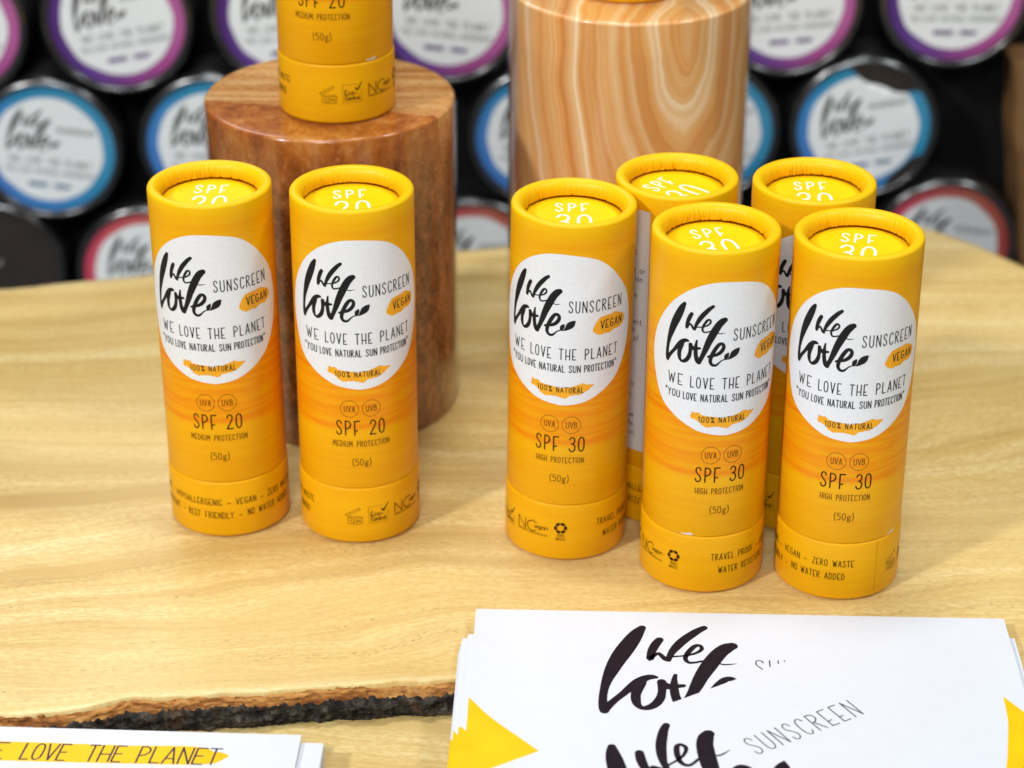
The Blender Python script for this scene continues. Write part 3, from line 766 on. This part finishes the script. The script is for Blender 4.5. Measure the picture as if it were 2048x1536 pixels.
DZ = 104.7
def cap_mesh(seed):
    # rolled paper rim: outer shoulder, crown, creased inner wall running down to the disc
    prof = [(17.2, HS+3), (17.45, HS+.12), (17.9, HS+.1), (18, HS+.3), (18, 40), (18, 60), (18, 80), (18, 100), (18, H-1.2)]
    prof += [(17.0+1.0*math.cos(a), H-1.1+1.0*math.sin(a)) for a in [math.pi/2*k/6 for k in range(1, 7)]]+[(16.5, H)]
    inner_n = 12
    for k in range(1, inner_n+1):
        t_ = k/inner_n
        a = math.pi/2*min(1, t_/.62)
        prof.append((16.5-2.3*math.sin(a)*(.98+.02*t_), H-3.1*(1-math.cos(a))-max(0, t_-.62)/.38*(H-3.1-DZ-.5)))
    prof += [(14.5, DZ+.45), (15.3, DZ+.4), (15.3, DZ-1.8)]
    crease = [(random.uniform(0, 2*math.pi), random.uniform(.012, .022), random.uniform(.3, .9)) for _ in range(9)]
    j0 = 16
    def rf(j, a, r, z):
        if j < j0 or j > j0+inner_n:
            return r, z
        t_ = max(0.0, min(1, (j-j0)/inner_n))
        patch = max(0, .55+.8*nz(math.cos(a)*1.6+seed, math.sin(a)*1.6, 1.0))
        w = nz(a*30+t_*2.2, seed*3.1, t_*1.5)*.45+nz(a*70-t_*3, seed*5.7, t_*2)*.55
        d = w*1.15*patch*math.sin(math.pi*min(1, t_*.72))**1.5
        for ca, cw, cd in crease:
            q = (a-ca+math.pi) % (2*math.pi)-math.pi
            d += cd*.8*math.exp(-(q/cw)**2)*t_**2
        return r+d, z+w*.12*patch*t_*(1-t_)
    return mesh('tube_cap', *lathe(prof, 420, rf))
SH['cap'] = [cap_mesh(s_) for s_ in (1, 2, 3)]
SH['disc'] = mesh('lid_disc', *lathe([(2, DZ), (6, DZ), (12, DZ), (14.7, DZ), (14.7, DZ-2)], 96, cap_start=True))
for n_ in ('20', '30'):
    s_ = text('SPF', -5.0, 4.3, 3.4, 5.6, .56, gap=.36) + text(n_, -4.9, 4.8, -9.6, 10.4, .80, gap=.26)
    SH['top'+n_] = mesh('lid_number', *ribbons(s_, flat(DZ+.05)))
SH['scuff'] = mesh('paper_scuff', *ribbons([[(-1.8, HS+.45, .22), (0, HS+.4, .4), (1.6, HS+.5, .3)], [(.4, HS+.9, .25), (1.4, HS+.8, .2)]], on_tube(.045)))

def tube(loc, spf, label_s, base_b, disc_deg, lean_deg, desc, variant, back=False, scuff=None, group=None, seam=False):
    root = thing('sunscreen_tube', loc, desc, 'sunscreen tube', group, (0, math.radians(lean_deg), 0))
    base = part('tube_base', SH['base'], M['yellow'], root)
    base.rotation_euler.z = -base_b/R
    part('base_lettering', SH['baseprint'], M['brown_ink'], base)
    part('base_marks', SH['basefine'], M['thin_ink'], base)
    if seam:
        part('paper_seam', SH['seam'], M['thin_ink'], base)
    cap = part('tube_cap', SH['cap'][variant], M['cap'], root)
    cap.rotation_euler.z = label_s/R
    part('label_panel', SH['label_panel'], M['white_paper'], cap)
    part('brush_mark', SH['brush'], M['amber'], cap)
    part('brush_mark', SH['brushv'], M['amber'], cap)
    part('logo', SH['logo'], M['ink'], cap)
    part('lettering', SH['letters'], M['ink'], cap)
    part('spf_number', SH['spf'+spf], M['brown_ink'], cap)
    part('grade_lettering', SH['grade'+spf], M['thin_ink'], cap)
    part('circle_mark', SH['uv'], M['thin_ink'], cap)
    if back:
        part('back_panel', SH['back'], M['back_paper'], cap)
        part('back_lettering', SH['backtext'], M['tin_ink'], cap)
    if scuff is not None:
        sc = part('paper_scuff', SH['scuff'], M['white_paper'], cap)
        sc.rotation_euler.z = (scuff-label_s)/R
    disc = part('lid_disc', SH['disc'], M['lid'], root)
    disc.rotation_euler.z = math.radians(disc_deg)
    part('lid_number', SH['top'+spf], M['white_ink'], disc)
    return root

PILL_L = (-58.6, 690.0, 40.0, 107.4); PILL_R = (38.7, 726.6, 40.0, 132.5)
tube((-87.3, 612.1, 0), '20', .23, 72.7, 0, -.3, 'yellow SPF 20 tube on the wood, base turned to hypoallergenic and vegan', 0)
tube((-46.8, 608.7, 0), '20', 2.1, .43, 6, .2, 'yellow SPF 20 tube on the wood with opened jar mark in front on its base', 1)
tube((16.3, 599.2, 0), '30', -2.76, 28.5, 0, .65, 'yellow SPF 30 tube with recycling arrows in the middle of its base', 2)
tube((56.6, 581.5, 0), '30', 2.99, 36.4, 13, .05, 'yellow SPF 30 tube, label turned aside, travel proof printed on its base', 0, True, -6)
tube((96.5, 577.9, 0), '30', -1.46, 96.7, -11, -.3, 'yellow SPF 30 tube with zero waste and no water added on its base', 1, False, 15, None, True)
tube((48.1, 619.0, 0), '30', 22.0, 74.5, 48, 0, 'yellow SPF 30 tube with its white back panel showing, lid number turned sideways', 2, True)
tube((87.9, 615.7, 0), '30', .9, 18.4, -1, 0, 'yellow SPF 30 tube half hidden behind the zero waste tube, lid number straight', 0)
tube((-55.4, 681.2, PILL_L[3]), '20', -2.7, 1.05, 0, 0, 'yellow SPF 20 tube standing on top of the brown onyx block', 1, True, 13)
tube((37.6, 723.8, PILL_R[3]), '30', 0, 60, 0, 0, 'yellow tube standing on top of the cream banded onyx block, only its foot showing', 2)

# ------------------------------------------------------------------ onyx blocks in clear film
def pillar(p, mat, label, film_gap):
    x, y, r, h = p
    root = thing('onyx_block', (x, y, 0), label, 'stone block', 'onyx display blocks')
    b = 1.1
    prof = [(0.01, 0.05), (r-1, 0.05), (r-.3, .35), (r, 1.0)] + [(r, h*k/8) for k in range(1, 8)]
    prof += [(r-b+b*math.cos(a), h-b+b*math.sin(a)) for a in [math.pi/2*k/5 for k in range(6)]]
    prof += [(r*k/8, h) for k in range(7, 0, -1)] + [(2, h)]
    def rf(j, a, rr, zz):
        if rr > r-1.3 and zz > 2:
            rr += .02*nz(math.cos(a)*3, math.sin(a)*3, zz*.03)-.25*max(0, nz(a*9, zz*.9, 5)-.25)*(1 if zz > h-2 else .1)
        return rr, zz
    part('stone', mesh('onyx_body', *lathe(prof, 160, rf, cap_end=True)), mat, root)
    rf2 = lambda j, a, rr, zz: (rr+.35*nz(math.cos(a)*2.2+3, math.sin(a)*2.2, zz*.01), zz)
    part('clear_film', mesh('film_sleeve', *lathe([(r+film_gap, .6+(h-1.6)*k/6) for k in range(7)], 120, rf2)), M['film'], root)
pillar(PILL_L, M['onyx_brown'], 'short brown and orange onyx cylinder behind the SPF 20 tubes', .75)
pillar(PILL_R, M['onyx_cream'], 'tall cream and orange banded onyx cylinder behind the SPF 30 tubes', .75)

# ------------------------------------------------------------------ flyers
SW, SD = 150.5, 105.0
EDGE = [(0, -43.3), (6.2, -52.2), (13, -59.7), (19.2, -66.3), (28, -74), (40, -83), (55, -90.5), (75.2, -94)]
EDGE = EDGE+[(SW-x, y) for x, y in reversed(EDGE[:-1])]
def sheet_meshes(t=.22):
    V, F = [], []
    n = 30
    e = catmull(EDGE, 4.0)
    k = len(e)
    # white field: between the top edge and the curve; yellow: between the curve and the bottom edge
    wv = [(0, 0, t), (SW, 0, t), (SW, -SD, t), (0, -SD, t), (0, 0, 0), (SW, 0, 0), (SW, -SD, 0), (0, -SD, 0)]
    wf = [(0, 3, 2, 1), (4, 5, 6, 7), (0, 1, 5, 4), (1, 2, 6, 5), (2, 3, 7, 6), (3, 0, 4, 7)]
    yv, yf = [], []
    for x, y in e:
        yv += [(x, y, t+.012), (x, -SD, t+.012)]
    for i in range(k-1):
        yf.append((2*i, 2*i+1, 2*i+3, 2*i+2))
    return mesh('flyer_sheet', wv, wf, False), mesh('flyer_border', yv, yf, False)
FS = 2.17
def fl_map(off):
    return lambda x, y, k=0: (48.2+FS*(x+12.27), -7.0+FS*(y-93.67), off+.003*k)
sheet_me, border_me = sheet_meshes()
T_ = .22
logo_me = mesh('flyer_logo', *ribbons(LOGO, fl_map(T_+.02), step=.3))
sun_me = mesh('flyer_lettering', *ribbons(text('SUNSCREEN', 1.6, 17.6, 82.9, 3.3, .17, gap=.28), fl_map(T_+.02), step=.4))
def flyer(x, y, z, deg, label, printed=True, group=None):
    root = thing('flyer', (x, y, z), label, 'flyer', group, (0, 0, math.radians(deg)))
    part('sheet', sheet_me, M['flyer'], root)
    part('yellow_border', border_me, M['flyer_yellow'], root)
    if printed:
        part('logo', logo_me, M['violet_ink'], root)
        part('lettering', sun_me, M['grey_ink'], root)
    return root
tl = on_plane_z(952, 1217, 4.0)
NS = 14
for i in range(NS):
    z = .05+i*.26
    k = NS-1-i
    # sheets of the pile have slid a little towards the near side
    dx = -4.6+.10*i+random.uniform(-.25, .25)+(1.4 if i > 10 else 0)
    dy = -17.0+.35*i+random.uniform(-.4, .4)
    if i in (3, 7, 9):
        dx += 5.2; dy += 6.5
    flyer(tl[0]+dx, tl[1]+dy, z, -1.9+random.uniform(-.35, .35), 'white flyer with yellow lower corners inside the pile, only its edges showing', False, 'flyers in the pile on the slab edge')
flyer(tl[0], tl[1], .05+NS*.26, -1.68, 'white flyer lying square on the pile, its black logo cut off by a turned flyer')
tr2 = (110.5, 543.9)
a2 = math.radians(31.0)
flyer(tr2[0]-SW*math.cos(a2), tr2[1]-SW*math.sin(a2), .05+(NS+1)*.26, 31.0, 'white flyer turned at an angle on top of the pile, printed sunscreen')

# cards on the lower table
def card(zt, px, deg, n, t_, label, printed, group=None):
    x, y = on_plane_z(px[0], px[1], zt)
    CW, CD = 150.0, 60.0
    root = thing('card', (x, y, zt-t_), label, 'card', group, (0, 0, math.radians(deg)))
    wv = [(-CW, 0, t_), (0, 0, t_), (0, -CD, t_), (-CW, -CD, t_), (-CW, 0, 0), (0, 0, 0), (0, -CD, 0), (-CW, -CD, 0)]
    part('sheet', mesh('card_sheet', wv, [(0, 3, 2, 1), (4, 5, 6, 7), (0, 1, 5, 4), (1, 2, 6, 5), (2, 3, 7, 6), (3, 0, 4, 7)], False), M['flyer'], root)
    if printed:
        top = [(-92, -6.4), (-70, -6.5), (-45, -6.8), (-30, -6.3), (-24, -6.7), (-22.5, -8.4), (-20, -8.6), (-17.9, -9.9)]
        bot = [(-92, -14.6), (-70, -14.8), (-45, -14.6), (-30, -14.4), (-24, -14.0), (-21, -13.4), (-17.9, -10.4)]
        part('brush_mark', mesh('card_brush', *smudge(top, bot, flat(t_+.012), 120, .25, 8)), M['flyer_yellow'], root)
        s_ = []
        for w_, a, b in (('W\u03b5', -92, -77.6), ('LOV\u03b5', -72.8, -61.0), ('T\u03b7\u03b5', -55.8, -46.2), ('PLAN\u03b5T', -42.0, -20.8)):
            s_ += text(w_, a, b, -14.0, 6.9, .52, gap=.14, shear=.10)
        part('lettering', mesh('card_lettering', *ribbons(s_, flat(t_+.03), step=.6)), M['grey_ink'], root)
    return root
zt = -1.6
nlow = 18
for i in range(nlow):
    z0 = TABLE_Z+.05+(zt-1.3-TABLE_Z-.05)*(i+1)/nlow
    card(z0, (648+random.uniform(-1, 1), 1487+random.uniform(-1, 1)-(zt-1.3-z0)*-6.1), -2.2, 1, (zt-1.3-TABLE_Z-.05)/nlow-.02, 'plain white card in the low pile beside the bark', False, 'white cards in the low pile')
card(zt, (603, 1470), -2.4, 1, .9, 'white card with dark lettering on a yellow brush stroke, top of the low pile', True)

# ------------------------------------------------------------------ tins on the black board
TY = 940.0
board = part('display_board', mesh('display_board', [(-520, TY+31, -320), (520, TY+31, -320), (520, TY+31, 260), (-520, TY+31, 260), (-520, TY+43, -320), (520, TY+43, -320), (520, TY+43, 260), (-520, TY+43, 260)],
      [(0, 1, 2, 3), (7, 6, 5, 4), (0, 4, 5, 1), (1, 5, 6, 2), (2, 6, 7, 3), (3, 7, 4, 0)], False), M['board'])
board['kind'] = 'structure'
TR = 33.0
def ylathe(profile, n=96, **k):
    v, f = lathe(profile, n, cap_start=profile[0][0] == 2, **k)
    return [(x, -z, -y) for x, y, z in v], f         # axis towards the viewer (-y)
TIN = {}
TIN['body'] = mesh('tin_body', *ylathe([(2, -30.5), (TR-1.5, -30.5), (TR-1, -29.5), (TR-1, -12.2), (TR-.2, -11.8), (TR, -11), (TR, -3.4), (TR-.3, -3.0)]))
TIN['lip'] = mesh('tin_lip', *ylathe([(TR-2.4+2.4*math.cos(a), -2.6+2.5*math.sin(a)) for a in [math.pi/2*k/8 for k in range(9)]]+[(TR-2.9, -.5), (TR-3.1, -1.2), (TR-3.1, -2.4)]))
TIN['face'] = mesh('tin_face', *ylathe([(2, -1.9), (TR-4, -1.9), (TR-2.8, -2.0)]))
TIN['ring'] = mesh('label_ring', *ylathe([(2, -1.80), (20, -1.80), (TR-3.8, -1.80)]))
def soft(j, a, r, z):
    return (r+(.9*nz(math.cos(a)*2, math.sin(a)*2, 4) if r > 20 else 0), z)
TIN['white'] = mesh('label_panel', *ylathe([(2, -1.72), (12, -1.72), (24.4, -1.72)], 96, rfun=soft))
def tin_map(off):
    return lambda x, y, k=0: ((x+1)*1.06, 1.72-off-.01*k, (y-76)*1.02)
TIN['logo'] = mesh('logo', *ribbons(LOGO, tin_map(.08), step=.6))
s_ = text('DEODORANT', 2.2, 18.5, 84.5, 2.2, .45)
TIN['text'] = mesh('lettering', *ribbons(s_, tin_map(.08), step=1.2))
s_ = []
for w_, a, b in (('WE', -17.0, -12.4), ('LOVE', -9.9, -3.4), ('THE', -.9, 3.9), ('PLANET', 6.6, 17.2)):
    s_ += text(w_, a, b, 69, 2.8, .42)
s_ += text('YOU LOVE NATURAL DEODORANT', -18.5, 18.5, 64.6, 1.9, .34)
TIN['fine'] = mesh('fine_lettering', *ribbons(s_, tin_map(.08), step=1.2))
TIN['strip'] = mesh('coloured_lettering', *ribbons(text('ORGANIC - CREAM', -8.5, 8.5, 58.6, 1.6, .6), tin_map(.08), step=1.2))
def torn(j, a, r, z):                       # label torn at the upper right and at the lower right
    if r > 5:
        for c0, w0, d0 in ((.50, .60, 8.5), (2.55, .38, 4.0)):
            q = (a-c0+math.pi) % (2*math.pi)-math.pi
            if abs(q) < w0:
                lim = TR-3.8-d0*(1-(q/w0)**4)-.5*nz(a*12, 2, 1)
                r = min(r, lim)
    return r, z
torn_prof = [(2, -1.80)]+[(20+(TR-3.8-20)*k/5, -1.80-.004*k*0) for k in range(6)]
TIN['ring_torn'] = mesh('label_ring', *ylathe(torn_prof, 180, rfun=torn))
TIN['white_torn'] = mesh('label_panel', *ylathe([(2, -1.72)]+[(4+20.4*k/6, -1.72) for k in range(1, 7)], 180, rfun=lambda j, a, r, z: torn(j, a, *soft(j, a, r, z))))

def tin(x, z, kind, roll, label):
    root = thing('deodorant_tin', (x, TY, z), label, 'tin', 'round tins on the black board', (0, math.radians(roll), 0))
    part('tin_body', TIN['body'], M['tin'], root)
    part('tin_lip', TIN['lip'], M['tin_rim'], root)
    face = part('tin_face', TIN['face'], M['tin_face'], root)
    if kind == 'dark':
        part('logo', TIN['logo'], M['tin_grey'], face)
        return
    tn = '_torn' if kind == 'torn' else ''
    col = 'blue' if kind == 'torn' else kind
    rg = part('label_ring', TIN['ring'+tn], M['ring_'+col], root)
    pn = part('label_panel', TIN['white'+tn], M['tin_white'], rg)
    part('logo', TIN['logo'], M['tin_ink'], rg)
    part('lettering', TIN['text'], M['tin_grey'], rg)
    part('fine_lettering', TIN['fine'], M['tin_grey'], rg)
    st_me = TIN['strip'].copy(); st_me.materials.clear()
    part('coloured_lettering', st_me, M['strip_'+col], rg)
for x, z, kind, roll, lab in (
    (-242.1, 44.5, 'purple', -4, 'violet ringed tin diagonally above the blue tin in plain view, cut off'),
    (-170.5, 47.0, 'purple', -10, 'violet ringed tin tilted, above the blue tin that sits next to the dark lidded tin'),
    (-97.8, 49.9, 'purple', -4, 'violet ringed tin partly behind the tube on the brown onyx block'),
    (-28.5, 51.9, 'purple', 6, 'violet and pink ringed tin between the two onyx blocks'),
    (44.5, 53.5, 'purple', 0, 'violet ringed tin hidden behind the cream onyx block'),
    (117.4, 55.6, 'purple', -5, 'violet and pink ringed tin peeking out beside the cream onyx block, above the torn tin'),
    (189.3, 59.8, 'purple', 0, 'violet and pink ringed tin nearest the wooden post'),
    (-205.4, -12.3, 'blue', 7, 'blue ringed tin in plain view above the dark lidded tin'),
    (-132.2, -9.9, 'blue', 3, 'blue ringed tin half hidden by the brown onyx block'),
    (-59.5, -7.8, 'blue', 0, 'blue ringed tin hidden behind the brown onyx block'),
    (13.1, -5.7, 'blue', 2, 'blue ringed tin between the onyx blocks, half behind the cream one'),
    (85.0, -3.4, 'blue', 0, 'blue ringed tin partly behind the cream onyx block beside the torn tin'),
    (154.4, -1.3, 'torn', -10, 'blue ringed tin with its label torn open at the top and lower edge'),
    (-235.7, -70.2, 'dark', 0, 'tin with a plain dark brown face'),
    (-165.1, -72.4, 'coral', 2, 'coral ringed tin just behind the hypoallergenic SPF 20 tube'),
    (-18.0, -68.3, 'coral', 0, 'coral ringed tin seen low between the two onyx blocks'),
    (194.6, -58.2, 'coral', 8, 'coral ringed tin low beside the wooden post')):
    if 'hidden behind' in lab and 'half' not in lab and 'partly' not in lab:
        continue
    tin(x, z, kind, roll, lab)

post = thing('wooden_post', (261, 945, -320), 'brown wooden post at the edge of the black board', 'post')
V, F = [], []
for k in range(41):
    z = 348*k/40
    e = .8*nz(z*.04, 2, 1)
    x0 = e-z*.124
    for x, y in ((x0, 0), (x0+1.5, -3), (x0+60, -3), (x0+60, 24), (x0, 24)):
        V.append((x, y, z))
for k in range(40):
    for i in range(5):
        a, b = k*5+i, k*5+(i+1) % 5
        F.append((a, b, b+5, a+5))
F.append(tuple(range(200, 205)))
part('post_wood', mesh('post_wood', V, F, False), M['post'], post)
